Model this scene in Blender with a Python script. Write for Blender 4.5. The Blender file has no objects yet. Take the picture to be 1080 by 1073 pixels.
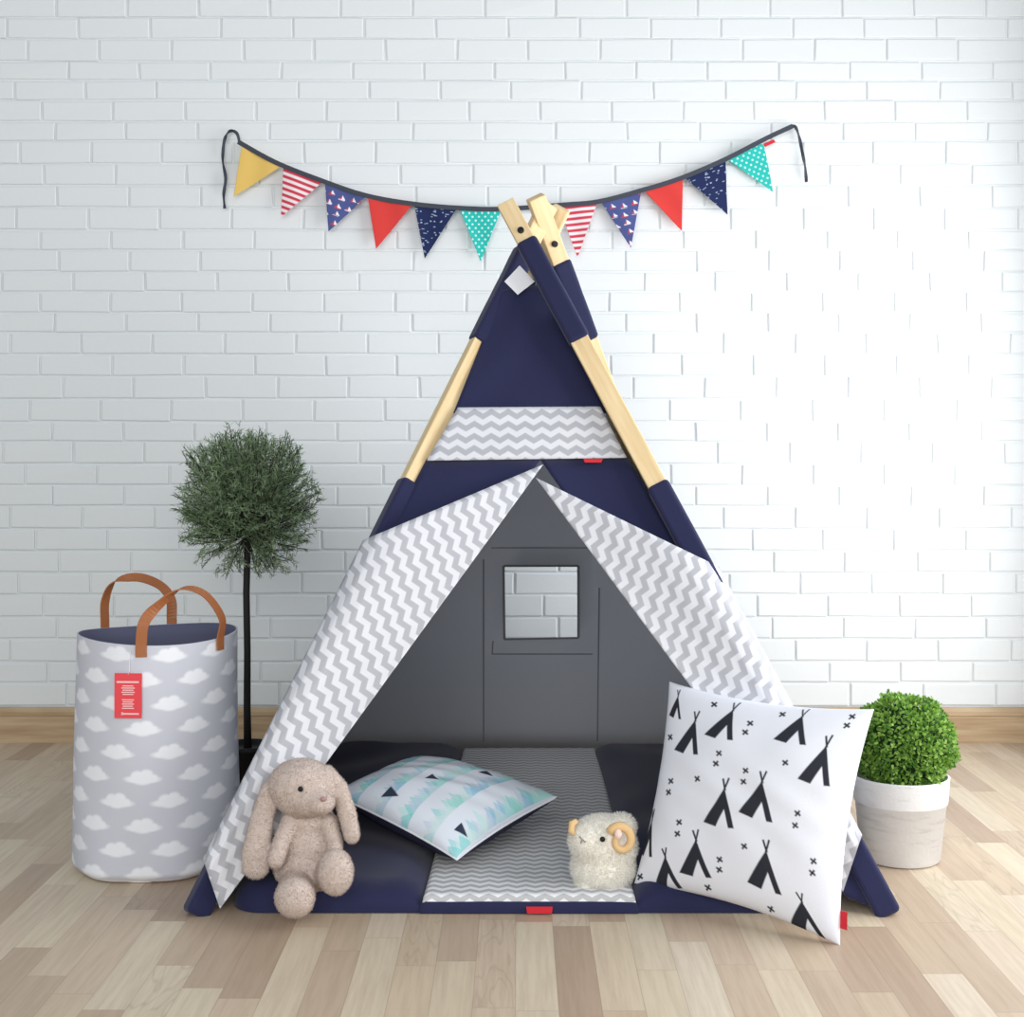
import bpy, math, random
import numpy as np
from mathutils import Vector, Matrix
random.seed(7); rng = np.random.default_rng(7)
S = bpy.context.scene
COL = S.collection
# ---------------------------------------------------------------- camera
F = 1500.0; U0 = 545.0; V0 = 465.0; H = 0.952; WY = 4.50
cam_d = bpy.data.cameras.new('camera'); cam = bpy.data.objects.new('camera', cam_d); COL.objects.link(cam)
cam_d.sensor_fit = 'HORIZONTAL'; cam_d.sensor_width = 36.0; cam_d.lens = 36.0 * F / 1080.0
cam.location = (0, 0, H); cam.rotation_euler = (math.pi / 2, 0, 0)
cam_d.shift_x = (540 - U0) / 1080.0; cam_d.shift_y = -(536.5 - V0) / 1080.0
cam_d.clip_start = 0.05
S.camera = cam
# ---------------------------------------------------------------- world, light, exposure
S.view_settings.view_transform = 'Standard'; S.view_settings.look = 'None'
S.view_settings.gamma = 1.0; S.view_settings.use_curve_mapping = False
S.view_settings.exposure = 0.0
w = bpy.data.worlds.new('world'); S.world = w; w.use_nodes = True
bg = w.node_tree.nodes['Background']; bg.inputs[0].default_value = (0.82, 0.92, 1.0, 1); bg.inputs[1].default_value = 0.42

def area(name, loc, target, sx, sy, power, col=(1, 1, 1), spread=180):
    d = bpy.data.lights.new(name, 'AREA'); d.shape = 'RECTANGLE'; d.size = sx; d.size_y = sy
    d.energy = power; d.color = col; d.spread = math.radians(spread)
    o = bpy.data.objects.new(name, d); COL.objects.link(o); o.location = loc
    o.rotation_euler = (Vector(target) - Vector(loc)).to_track_quat('-Z', 'Y').to_euler()
    return o
area('window_daylight', (1.86, 2.85, 1.12), (0.0, 2.85, 1.12), 2.55, 1.45, 56, (0.97, 0.98, 1.0), 170)
area('sky_through_window', (2.50, 2.15, 1.40), (1.00, 4.5, 1.05), 1.5, 1.3, 7, (0.97, 0.98, 1.0), 120)
area('front_fill', (-0.4, -1.9, 2.1), (0.0, 4.5, 0.75), 3.6, 2.2, 150, (1.0, 0.99, 0.97))  # soft fill added behind the camera, lifts the floor and tent interior

# ---------------------------------------------------------------- helpers
def P(u, v, y):
    return Vector(((u - U0) * y / F, y, H - (v - V0) * y / F))
def lin(c):
    return tuple(((x / 255) / 12.92 if x / 255 <= 0.04045 else ((x / 255 + 0.055) / 1.055) ** 2.4) for x in c)
def L4(c): return (*lin(c), 1.0)
def tag(o, label=None, cat=None, group=None, kind=None):
    if label: o['label'] = label
    if cat: o['category'] = cat
    if group: o['group'] = group
    if kind: o['kind'] = kind
    return o
def empty(name, loc, label, cat, group=None):
    o = bpy.data.objects.new(name, None); COL.objects.link(o); o.location = loc
    o.empty_display_size = 0.05
    return tag(o, label, cat, group)
def mk(name, verts, faces, mat=None, parent=None, smooth=True, uv=None, cols=None):
    me = bpy.data.meshes.new(name)
    verts = np.asarray([tuple(v) for v in verts] if not isinstance(verts, np.ndarray) else verts, dtype=float)
    if parent is not None:
        off = np.array(parent.matrix_world.translation if parent.parent is None and not parent.parent else (0, 0, 0))
        off = np.array(world_loc(parent)); verts = verts - off
    me.from_pydata(verts.tolist(), [], faces if isinstance(faces, list) else faces.tolist())
    if uv is not None:
        ul = me.uv_layers.new(name='UVMap'); idx = np.empty(len(me.loops), dtype=np.int32)
        me.loops.foreach_get('vertex_index', idx); ul.data.foreach_set('uv', np.asarray(uv, dtype=np.float32)[idx].ravel())
    if cols is not None:
        ca = me.color_attributes.new('Col', 'FLOAT_COLOR', 'POINT')
        c4 = np.ones((len(verts), 4), dtype=np.float32); c4[:, :3] = cols; ca.data.foreach_set('color', c4.ravel())
    me.update()
    if smooth: me.shade_smooth()
    o = bpy.data.objects.new(name, me); COL.objects.link(o)
    if mat: me.materials.append(mat)
    if parent is not None: o.parent = parent
    return o
def world_loc(o):
    l = Vector(o.location)
    while o.parent: o = o.parent; l += Vector(o.location)
    return l
class MB:
    def __init__(s): s.v = []; s.f = []
    def add(s, vs, fs):
        n = len(s.v); s.v += [tuple(x) for x in vs]; s.f += [tuple(i + n for i in f) for f in fs]; return s
    def box(s, c, d, M=None):
        c = Vector(c); vs = []
        for z in (-1, 1):
            for x, y in ((-1, -1), (1, -1), (1, 1), (-1, 1)):
                p = Vector((x * d[0] / 2, y * d[1] / 2, z * d[2] / 2))
                vs.append(c + (M @ p if M else p))
        return s.add(vs, [(3, 2, 1, 0), (4, 5, 6, 7), (0, 1, 5, 4), (1, 2, 6, 5), (2, 3, 7, 6), (3, 0, 4, 7)])
    def prism(s, pts, d):
        n = len(pts); d = Vector(d); a = [Vector(p) for p in pts]
        return s.add(a + [p + d for p in a], [tuple(range(n)), tuple(range(2 * n - 1, n - 1, -1))] + [(i, i + n, (i + 1) % n + n, (i + 1) % n) for i in range(n)])
    def tube(s, pts, r, n=10, cap=True, up=None):
        pts = [Vector(p) for p in pts]; rr = r if isinstance(r, (list, tuple)) else [r] * len(pts)
        base = len(s.v); t0 = None; x = None
        for i, p in enumerate(pts):
            t = (pts[min(i + 1, len(pts) - 1)] - pts[max(i - 1, 0)]).normalized()
            if x is None:
                x = t.cross(Vector((0, 0, 1)) if abs(t.z) < .9 else Vector((0, 1, 0))).normalized()
            x = (x - t * x.dot(t)).normalized(); y = t.cross(x)
            for k in range(n):
                a = 2 * math.pi * k / n; s.v.append(tuple(p + (x * math.cos(a) + y * math.sin(a)) * rr[i]))
        for i in range(len(pts) - 1):
            for k in range(n):
                a = base + i * n + k; b = base + i * n + (k + 1) % n; s.f.append((a, b, b + n, a + n))
        if cap:
            s.f.append(tuple(base + k for k in range(n))[::-1]); e = base + (len(pts) - 1) * n
            s.f.append(tuple(e + k for k in range(n)))
        return s
    def lathe(s, prof, c, n=48, cap=False):
        b = len(s.v); c = Vector(c)
        for r, z in prof:
            for k in range(n):
                a = 2 * math.pi * k / n; s.v.append((c.x + r * math.cos(a), c.y + r * math.sin(a), c.z + z))
        for i in range(len(prof) - 1):
            for k in range(n):
                a = b + i * n + k; d = b + i * n + (k + 1) % n; s.f.append((a, d, d + n, a + n))
        if cap:
            s.f.append(tuple(b + k for k in range(n))[::-1]); e = b + (len(prof) - 1) * n; s.f.append(tuple(e + k for k in range(n)))
        return s
    def build(s, name, mat, parent=None, smooth=False, bevel=0, seg=2):
        o = mk(name, s.v, s.f, mat, parent, smooth)
        if bevel:
            m = o.modifiers.new('b', 'BEVEL'); m.width = bevel; m.segments = seg; m.limit_method = 'ANGLE'
        return o
def grid(fn, nu, nv):
    """fn(U,V) vectorised -> (n,3).  returns verts, faces, U, V"""
    u, v = np.meshgrid(np.linspace(0, 1, nu), np.linspace(0, 1, nv)); u = u.ravel(); v = v.ravel()
    p = fn(u, v); i = np.arange(nu * nv).reshape(nv, nu)
    f = np.stack([i[:-1, :-1].ravel(), i[:-1, 1:].ravel(), i[1:, 1:].ravel(), i[1:, :-1].ravel()], 1)
    return p, f, u, v
def solid(o, t, off=-1):
    m = o.modifiers.new('s', 'SOLIDIFY'); m.thickness = t; m.offset = off; return o

# ---------------------------------------------------------------- materials
def mat(name, col=(200, 200, 200), rough=.7, bump=0, bscale=300, spec=.3, sheen=0, attr=False, nvar=0, nscale=5):
    m = bpy.data.materials.new(name); m.use_nodes = True; nt = m.node_tree; b = nt.nodes['Principled BSDF']
    b.inputs['Base Color'].default_value = L4(col); b.inputs['Roughness'].default_value = rough
    b.inputs['Specular IOR Level'].default_value = spec
    if sheen: b.inputs['Sheen Weight'].default_value = sheen
    tc = nt.nodes.new('ShaderNodeTexCoord')
    if attr:
        a = nt.nodes.new('ShaderNodeAttribute'); a.attribute_name = 'Col'; nt.links.new(a.outputs['Color'], b.inputs['Base Color'])
    if nvar:
        n = nt.nodes.new('ShaderNodeTexNoise'); n.inputs['Scale'].default_value = nscale; n.inputs['Detail'].default_value = 4
        mx = nt.nodes.new('ShaderNodeMix'); mx.data_type = 'RGBA'
        mx.inputs[6].default_value = L4([max(0, c * (1 - nvar)) for c in col]); mx.inputs[7].default_value = L4([min(255, c * (1 + nvar)) for c in col])
        nt.links.new(tc.outputs['Object'], n.inputs['Vector']); nt.links.new(n.outputs['Fac'], mx.inputs[0]); nt.links.new(mx.outputs[2], b.inputs['Base Color'])
    if bump:
        n = nt.nodes.new('ShaderNodeTexNoise'); n.inputs['Scale'].default_value = bscale; n.inputs['Detail'].default_value = 3
        bp = nt.nodes.new('ShaderNodeBump'); bp.inputs['Strength'].default_value = bump; bp.inputs['Distance'].default_value = .002
        nt.links.new(tc.outputs['Object'], n.inputs['Vector']); nt.links.new(n.outputs['Fac'], bp.inputs['Height']); nt.links.new(bp.outputs['Normal'], b.inputs['Normal'])
    return m
class N:
    """tiny node maths helper"""
    def __init__(s, nt): s.nt = nt
    def m(s, op, a, b=None, c=None):
        n = s.nt.nodes.new('ShaderNodeMath'); n.operation = op
        for i, x in enumerate((a, b, c)):
            if x is None: continue
            if isinstance(x, (int, float)): n.inputs[i].default_value = x
            else: s.nt.links.new(x, n.inputs[i])
        return n.outputs[0]
    def mix(s, f, a, b):
        n = s.nt.nodes.new('ShaderNodeMix'); n.data_type = 'RGBA'
        for i, x in ((0, f), (6, a), (7, b)):
            if isinstance(x, (int, float)): n.inputs[i].default_value = x
            elif isinstance(x, tuple): n.inputs[i].default_value = x
            else: s.nt.links.new(x, n.inputs[i])
        return n.outputs[2]
    def noise(s, vec, scale, detail=3, rough=.5):
        n = s.nt.nodes.new('ShaderNodeTexNoise'); n.inputs['Scale'].default_value = scale; n.inputs['Detail'].default_value = detail
        n.inputs['Roughness'].default_value = rough; s.nt.links.new(vec, n.inputs['Vector']); return n.outputs['Fac']
    def comb(s, x, y, z):
        n = s.nt.nodes.new('ShaderNodeCombineXYZ')
        for i, q in enumerate((x, y, z)):
            if isinstance(q, (int, float)): n.inputs[i].default_value = q
            else: s.nt.links.new(q, n.inputs[i])
        return n.outputs[0]
    def white(s, vec):
        n = s.nt.nodes.new('ShaderNodeTexWhiteNoise'); n.noise_dimensions = '3D'; s.nt.links.new(vec, n.inputs['Vector']); return n.outputs
def chevron_mat(name, white=(217, 218, 224), grey=(176, 177, 184), period=.0305, wave=.039, amp=.0125):
    m = mat(name, white, .85, .25, 700, .2); nt = m.node_tree; q = N(nt); b = nt.nodes['Principled BSDF']
    uv = nt.nodes.new('ShaderNodeUVMap'); sp = nt.nodes.new('ShaderNodeSeparateXYZ'); nt.links.new(uv.outputs[0], sp.inputs[0])
    fx = q.m('FRACT', q.m('DIVIDE', sp.outputs[0], wave)); tri = q.m('MULTIPLY', q.m('ABSOLUTE', q.m('SUBTRACT', fx, .5)), 2 * amp)
    fy = q.m('FRACT', q.m('DIVIDE', q.m('ADD', sp.outputs[1], tri), period))
    d = q.m('SUBTRACT', q.m('ABSOLUTE', q.m('SUBTRACT', fy, .5)), .25)      # >0 white
    f = nt.nodes.new('ShaderNodeMapRange'); f.inputs[1].default_value = -.04; f.inputs[2].default_value = .04; nt.links.new(d, f.inputs[0])
    nt.links.new(q.mix(f.outputs[0], L4(grey), L4(white)), b.inputs['Base Color'])
    return m

M_wall = mat('painted_brick', (227, 231, 233), .62, .22, 50, .3)
def wood_mat(name, light, dark, rough=.5):
    m = mat(name, light, rough); nt = m.node_tree; q = N(nt); b = nt.nodes['Principled BSDF']
    tc = nt.nodes.new('ShaderNodeTexCoord'); mp = nt.nodes.new('ShaderNodeMapping'); nt.links.new(tc.outputs['UV'], mp.inputs[0]); mp.inputs['Scale'].default_value = (60, 4, 1)
    n = q.noise(mp.outputs[0], 1, 4)
    r = nt.nodes.new('ShaderNodeMapRange'); r.inputs[1].default_value = .35; r.inputs[2].default_value = .7; nt.links.new(n, r.inputs[0])
    nt.links.new(q.mix(r.outputs[0], L4(light), L4(dark)), b.inputs['Base Color']); return m
def floor_mat():
    m = mat('oak_laminate', (200, 180, 150), .42, 0, spec=.45); nt = m.node_tree; q = N(nt); b = nt.nodes['Principled BSDF']
    tc = nt.nodes.new('ShaderNodeTexCoord'); sp = nt.nodes.new('ShaderNodeSeparateXYZ'); nt.links.new(tc.outputs['Object'], sp.inputs[0])
    W = .0725; Ln = .44
    xs = q.m('DIVIDE', q.m('ADD', sp.outputs[0], .002 + 7.25), W); ix = q.m('FLOOR', xs); fx = q.m('FRACT', xs)
    r1 = q.white(q.comb(ix, 3.3, 0))[0]
    ys = q.m('ADD', q.m('DIVIDE', sp.outputs[1], Ln), q.m('MULTIPLY', r1, 7.0)); iy = q.m('FLOOR', ys); fy = q.m('FRACT', ys)
    wn = q.white(q.comb(ix, iy, 1.7)); rnd = wn[0]
    sc = nt.nodes.new('ShaderNodeSeparateColor'); nt.links.new(wn[1], sc.inputs[0])
    ramp = nt.nodes.new('ShaderNodeValToRGB'); nt.links.new(rnd, ramp.inputs[0]); e = ramp.color_ramp.elements
    cols = [(0, (174, 151, 130)), (.2, (188, 167, 144)), (.42, (203, 184, 158)), (.62, (210, 196, 172)), (.8, (197, 176, 153)), (1, (217, 204, 184))]
    e[0].color = L4(cols[0][1]); e[1].color = L4(cols[-1][1])
    for p, c in cols[1:-1]: x = e.new(p); x.color = L4(c)
    # grain: stretched noise plus cathedral figure shifted per plank
    off = q.m('MULTIPLY', rnd, 57.0)
    g1 = q.noise(q.comb(q.m('ADD', q.m('MULTIPLY', sp.outputs[0], 90), off), q.m('ADD', q.m('MULTIPLY', sp.outputs[1], 5), off), off), 1.0, 5, .6)
    g2 = q.noise(q.comb(q.m('ADD', q.m('MULTIPLY', sp.outputs[0], 16), off), q.m('ADD', q.m('MULTIPLY', sp.outputs[1], 2.6), off), off), 1.0, 2)
    ring = q.m('FRACT', q.m('MULTIPLY', g2, 11.0)); ring = q.m('ABSOLUTE', q.m('SUBTRACT', ring, .5))
    rr = nt.nodes.new('ShaderNodeMapRange'); rr.inputs[1].default_value = 0; rr.inputs[2].default_value = .18; rr.inputs[3].default_value = 1; rr.inputs[4].default_value = 0; nt.links.new(ring, rr.inputs[0])
    has = q.m('GREATER_THAN', sc.outputs[1], .84); ringf = q.m('MULTIPLY', q.m('MULTIPLY', rr.outputs[0], has), .20)
    gr = nt.nodes.new('ShaderNodeMapRange'); gr.inputs[1].default_value = .4; gr.inputs[2].default_value = .75; gr.inputs[4].default_value = .30; nt.links.new(g1, gr.inputs[0])
    c = q.mix(gr.outputs[0], ramp.outputs[0], L4((138, 112, 90))); c = q.mix(ringf, c, L4((112, 90, 72)))
    # joints
    ex = q.m('LESS_THAN', q.m('MINIMUM', fx, q.m('SUBTRACT', 1, fx)), .010); ey = q.m('LESS_THAN', q.m('MINIMUM', fy, q.m('SUBTRACT', 1, fy)), .0022)
    c = q.mix(q.m('MULTIPLY', q.m('MAXIMUM', ex, ey), .35), c, L4((110, 88, 68)))
    nt.links.new(c, b.inputs['Base Color'])
    nt.links.new(q.m('ADD', .36, q.m('MULTIPLY', g1, .16)), b.inputs['Roughness'])
    return m
M_floor = floor_mat()
M_base = wood_mat('baseboard_oak', (196, 172, 140), (170, 142, 110), .45)
M_pole = wood_mat('pine_pole', (234, 211, 168), (214, 184, 136), .55)
M_navy = mat('navy_canvas', (33, 36, 71), .8, .25, 500, .25, .15)
M_grey = mat('grey_canvas', (192, 194, 199), .85, .25, 500, .2)
def translucent(m, f, col):
    nt = m.node_tree; t = nt.nodes.new('ShaderNodeBsdfTranslucent'); t.inputs[0].default_value = L4(col); mx = nt.nodes.new('ShaderNodeMixShader'); mx.inputs[0].default_value = f
    out = nt.nodes['Material Output']; nt.links.new(nt.nodes['Principled BSDF'].outputs[0], mx.inputs[1]); nt.links.new(t.outputs[0], mx.inputs[2]); nt.links.new(mx.outputs[0], out.inputs[0])
translucent(M_grey, .5, (208, 210, 216))
M_seam = mat('grey_seam', (132, 134, 138), .9)
M_chev = chevron_mat('chevron_cotton')
M_chevmat = chevron_mat('chevron_quilt', (238, 238, 240), (188, 188, 190), .031, .038, .013)
M_red = mat('red_tag', (205, 40, 52), .7)
M_black = mat('black_iron', (22, 22, 24), .5)
M_attr = mat('printed_cotton', (255, 255, 255), .85, .25, 600, .2, attr=True)
M_white = mat('white_cotton', (232, 233, 238), .85)
M_char = mat('charcoal_navy_cotton', (38, 40, 62), .85, .2, 500)

# ---------------------------------------------------------------- structure: floor
FX0, FX1, FY0 = -3.6, 3.6, -0.8
fl = MB().box(((FX0 + FX1) / 2, (FY0 + WY + .12) / 2, -.03), (FX1 - FX0, WY + .12 - FY0, .06)).build('floor', M_floor); tag(fl, kind='structure')
# ---- wall of real bricks with sunk joints
def brick_wall():
    lines = [18.6, 41, 65, 85, 106, 128.6, 149, 173, 195.7, 219, 243, 264, 287, 308, 330, 351, 374, 397, 421, 445, 466, 489.5, 512, 534, 558, 581, 604, 627, 651, 674, 698, 720, 745]
    anc = [40, 165, 290, 85, 180, 340, 45, 215, 370, 75, 218, 350, 25, 130, 335, 20, 175, 345, 75, 278, 15, 145, 275, 430, 180, 330, 55, 205, 365, 50, 180, 370, 85]
    sc = F / WY; z = lambda v: H - (v - V0) / sc
    rows = [(z(lines[i]), z(lines[i - 1]), anc[i]) for i in range(1, len(lines))]
    top = z(lines[0]); k = 0
    rows.append((z(lines[0]), z(lines[0]) + .067, anc[0]))
    zt = z(lines[0]) + .067
    while zt < 2.85: rows.append((zt, zt + .0665, (40 - 125 * (k + 1)) % 412)); zt += .0665; k += 1
    zb = z(745); k = 0
    while zb > .0: rows.append((zb - .0675, zb, (85 + 125 * (k + 1)) % 412)); zb -= .0675; k += 1
    mb = MB(); g = .0056; rec = .0046; ch = .0036
    for z0, z1, a in rows:
        z0 = max(z0, 0.002)
        if z1 - z0 < .02: continue
        xa = (880 + a / 5.365 - U0) / sc
        js = [xa]; x = xa
        while x < FX1: x += .2285 * random.uniform(.985, 1.015); js.append(x)
        x = xa
        while x > FX0: x -= .2255 * random.uniform(.985, 1.015); js.insert(0, x)
        for i in range(len(js) - 1):
            x0, x1 = js[i] + g / 2, js[i + 1] - g / 2; b0, b1 = z0 + g / 2, z1 - g / 2
            j = lambda s=.0012: random.uniform(-s, s)
            tilt = [random.uniform(-.0012, .0012) for _ in range(4)]; dz = [j(.0018) for _ in range(4)]; dx = [j(.0016) for _ in range(4)]
            cs = [(x0 + dx[0], b0 + dz[0]), (x1 + dx[1], b0 + dz[1]), (x1 + dx[2], b1 + dz[2]), (x0 + dx[3], b1 + dz[3])]
            cx, cz = (x0 + x1) / 2, (b0 + b1) / 2
            out = []
            for ring, (dep, ins) in enumerate(((0.004, 0), (-rec + .002, 0.0004), (-rec, ch))):
                for q, (px, pz) in enumerate(cs):
                    out.append((px + (ins if px < cx else -ins), WY + dep + (tilt[q] if ring else 0), pz + (ins if pz < cz else -ins)))
            fs = [(8, 9, 10, 11)]
            for r in (0, 4):
                for q in range(4): fs.append((r + q, r + (q + 1) % 4, r + 4 + (q + 1) % 4, r + 4 + q))
            mb.add(out, fs)
    mb.box(((FX0 + FX1) / 2, WY + .062, 1.425), (FX1 - FX0, .12, 2.85))
    return mb.build('wall_back', M_wall, None)
tag(brick_wall(), kind='structure')
def baseboard():
    prof = [(0, 0), (-.016, 0), (-.016, .078), (-.013, .082), (-.016, .086), (-.016, .098), (-.011, .108), (-.006, .111), (0, .111)]
    vs = []; uv = []
    for x in (FX0, FX1):
        for y, z in prof: vs.append((x, WY - .006 + y, z)); uv.append((z - y, x))
    n = len(prof); fs = [(i, i + n, (i + 1) % n + n, (i + 1) % n) for i in range(n)] + [tuple(range(n)), tuple(range(2 * n - 1, n - 1, -1))]
    return mk('baseboard_back', vs, fs, M_base, None, False, uv)
tag(baseboard(), kind='structure')

def right_wall():  # unseen window wall, added out of frame to shape light on the bricks
    x0, x1 = 1.74, 1.84; y0, y1, z0, z1 = 1.20, 4.15, .30, 2.25
    mb = MB()
    mb.box(((x0 + x1) / 2, (FY0 + y0) / 2, 1.425), (x1 - x0, y0 - FY0, 2.85))
    mb.box(((x0 + x1) / 2, (y1 + WY - .006) / 2, 1.425), (x1 - x0, WY - .006 - y1, 2.85))
    mb.box(((x0 + x1) / 2, (y0 + y1) / 2, z0 / 2), (x1 - x0, y1 - y0, z0))
    mb.box(((x0 + x1) / 2, (y0 + y1) / 2, (z1 + 2.85) / 2), (x1 - x0, y1 - y0, 2.85 - z1))
    tag(mb.build('unseen_wall_right', mat('white_plaster', (226, 226, 226), .8)), kind='structure')
    fr = MB(); cx = x1 - .02
    for y in (y0 + .02, y1 - .02): fr.box((cx, y, (z0 + z1) / 2), (.04, .04, z1 - z0))
    for z in (z0 + .02, z1 - .02): fr.box((cx, (y0 + y1) / 2, z), (.04, y1 - y0, .04))
    tag(fr.build('unseen_window_1', mat('white_frame', (235, 235, 235), .5)), kind='structure')
right_wall()

# ---------------------------------------------------------------- teepee
TP = empty('play_teepee', (.05, 3.5, 0), 'navy and grey chevron play teepee on pine poles standing before the brick wall', 'teepee')
SL = .44; FY = 2.84; BS = .534
def PL(u, v, off=0.0):
    """point on the tent's front slope (pushed off mm towards the room) seen at pixel u,v"""
    a = (u - U0) / F; b = -(v - V0) / F; nrm = Vector((0, -1, SL)).normalized()
    # y = FY + SL*z - off*sqrt(1+SL^2)
    y0 = FY - off * math.sqrt(1 + SL * SL)
    y = (y0 + SL * H) / (1 - SL * b); return Vector((a * y, y, H + b * y))
def BK(u, v, off=0.0):
    a = (u - U0) / F; b = -(v - V0) / F; k = BS
    y0 = 4.33 - off; y = (y0 - k * H) / (1 + k * b); return Vector((a * y, y, H + b * y))
def frame_of(a, b, roll):
    t = (b - a).normalized(); x = Vector((1, 0, 0)); x = (x - t * x.dot(t)).normalized(); y = t.cross(x)
    R = Matrix.Rotation(roll, 3, t); return t, R @ x, R @ y
def bar(name, a, b, wx, wy, roll, m, parent, bevel=.003, nseg=1, wob=0):
    t, x, y = frame_of(a, b, roll); vs = []; uv = []; fs = []
    L = (b - a).length
    for i in range(nseg + 1):
        p = a + (b - a) * i / nseg; k = 1 + (random.uniform(-wob, wob) if 0 < i < nseg else 0)
        for q, (sx, sy) in enumerate(((-1, -1), (1, -1), (1, 1), (-1, 1))):
            vs.append(p + x * sx * wx / 2 * k + y * sy * wy / 2 * k); uv.append((q * .04, L * i / nseg))
    for i in range(nseg):
        for q in range(4): fs.append((i * 4 + q, i * 4 + (q + 1) % 4, i * 4 + 4 + (q + 1) % 4, i * 4 + 4 + q))
    fs += [(3, 2, 1, 0), tuple(nseg * 4 + q for q in range(4))]
    o = mk(name, vs, fs, m, parent, False, uv)
    if bevel:
        bm = o.modifiers.new('b', 'BEVEL'); bm.width = bevel; bm.segments = 3; bm.limit_method = 'ANGLE'
    return o
poles = {  # foot, tip, roll
    'FL': (Vector((-.640, 2.862, .012)), Vector((.078, 3.557, 1.540)), math.radians(33)),
    'FR': (Vector((.741, 2.862, .012)), Vector((-.026, 3.458, 1.528)), math.radians(-10)),
    'BR': (Vector((.680, 4.325, .012)), Vector((.046, 3.500, 1.552)), math.radians(20)),
    'BL': (Vector((-.630, 4.325, .012)), Vector((.113, 3.590, 1.540)), math.radians(-20))}
PW = .044
pobj = {}
for k, (a, b, r) in poles.items():
    pobj[k] = bar('pole', a, b, PW, .031, r, M_pole, TP, .003)
def on(k, z):
    a, b, r = poles[k]; return a + (b - a) * ((z - a.z) / (b.z - a.z))
# bolts through the crossing
def bolt(k, z, dx=0):
    a, b, r = poles[k]; t, x, y = frame_of(a, b, r); p = on(k, z) - y * .0 + x * dx
    fwd = y if y.y < 0 else -y
    s = p + fwd * .012; e = p + fwd * .021
    MB().tube([s, e, e + fwd * .001], [.008, .008, .005], 12).build('bolt', M_black, pobj[k])
bolt('FR', 1.452); bolt('BR', 1.448); 
# sleeves of canvas round the poles (two per pole)
def sleeve(k, z0, z1, wd=.052, dp=.044):
    a, b, r = poles[k]; return bar('pole_sleeve', on(k, z0), on(k, z1), wd, dp, r, M_navy, TP, .010, 7, .02)
zz = lambda v: PL(500, v).z
sleeve('FL', -.002, zz(509)); sleeve('FR', -.002, zz(511))
sleeve('FL', zz(362), zz(262)); sleeve('FR', zz(362), zz(258))
sleeve('BR', -.002, .80); sleeve('BR', 1.215, 1.405)
sleeve('BL', -.002, .80); sleeve('BL', 1.12, 1.38)
# front canvas: upper navy, valance, lower wings
def quad_panel(name, A, B, C, D, m, nu=24, nv=24, off=0, wr=.003, uvrot=0, seed=0, plane=PL, offfn=None, parent=TP, sol=.0015, uvo=(0, 0)):
    """pixel corners A (u0v0) B (u1v0) C (u1v1) D (u0v1)"""
    def f(u, v):
        pu = (A[0] * (1 - u) + B[0] * u) * (1 - v) + (D[0] * (1 - u) + C[0] * u) * v
        pv = (A[1] * (1 - u) + B[1] * u) * (1 - v) + (D[1] * (1 - u) + C[1] * u) * v
        out = []
        for i in range(len(u)):
            o = off + wr * math.sin(7 * u[i] + 3 * v[i] + seed) * math.sin(5 * v[i] + seed * 2 + 2 * u[i])
            if offfn: o += offfn(u[i], v[i])
            out.append(tuple(plane(pu[i], pv[i], o)))
        return np.array(out)
    p, fc, U, V = grid(f, nu, nv)
    c, s = math.cos(uvrot), math.sin(uvrot); xx = p[:, 0]; ss = p[:, 2] / math.cos(math.atan(SL))
    uv = np.stack([c * xx - s * ss + uvo[0], s * xx + c * ss + uvo[1]], 1)
    o = mk(name, p, fc, M_grey if m is M_navy else m, parent, True, uv)
    if m is M_navy: o.data.materials.append(M_navy)
    solid(o, sol, 0)
    if m is M_navy: o.modifiers[-1].material_offset = 1
    return o
# upper triangle: top edge lies behind the white patch
def scoop(u, v):
    return 0
quad_panel('upper_canvas', (530, 306), (586, 298), (640, 436), (478, 436), M_navy, 30, 24, -.012, .006, seed=1)
quad_panel('valance', (483, 430), (633, 429), (661, 483), (450, 486), M_chev, 30, 12, -.004, .002, seed=2)
# navy band right across, down to the door top and the folded flaps
MBn = MB()
quad_panel('front_wing', (450, 484), (571, 484), (236, 950), (203, 964), M_navy, 16, 30, -.010, .003, seed=4)
quad_panel('front_wing', (569, 484), (662, 482), (940, 964), (893, 947), M_navy, 16, 30, -.010, .003, seed=5)
# folded back door flaps
def flap_off(side):
    def f(s, t):   # s: 0 fold -> 1 outer edge wrapping the pole
        o = .006 + .040 * min(1, s / .75) ** 1.3
        if s > .9: o -= (s - .9) * .22
        return o + .004 * math.sin(9 * t + side) * s * (1 - s) * 3 + .003 * math.sin(23 * s + 4 * t)*s*(1-s)
    return f
flL = quad_panel('door_flap', (573, 490), (383, 570), (214, 906), (232, 959), M_chev, 40, 50, 0, 0, uvrot=math.radians(90 - 20), offfn=flap_off(0))
flR = quad_panel('door_flap', (565, 504), (758, 598), (909, 881), (889, 941), M_chev, 40, 50, 0, 0, uvrot=-math.radians(90 - 17), offfn=flap_off(1), uvo=(0, .01))
vp = [PL(u, v, .012) for u, v in ((532, 297), (548, 280), (564, 297), (546, 311))]  # small flat white patch below the pole crossing
mk('apex_cloth', vp + [p + Vector((0, .0015, 0)) for p in vp], [(0, 1, 2, 3), (7, 6, 5, 4), (0, 4, 5, 1), (1, 5, 6, 2), (2, 6, 7, 3), (3, 7, 4, 0)], M_white, TP, False)
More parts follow.
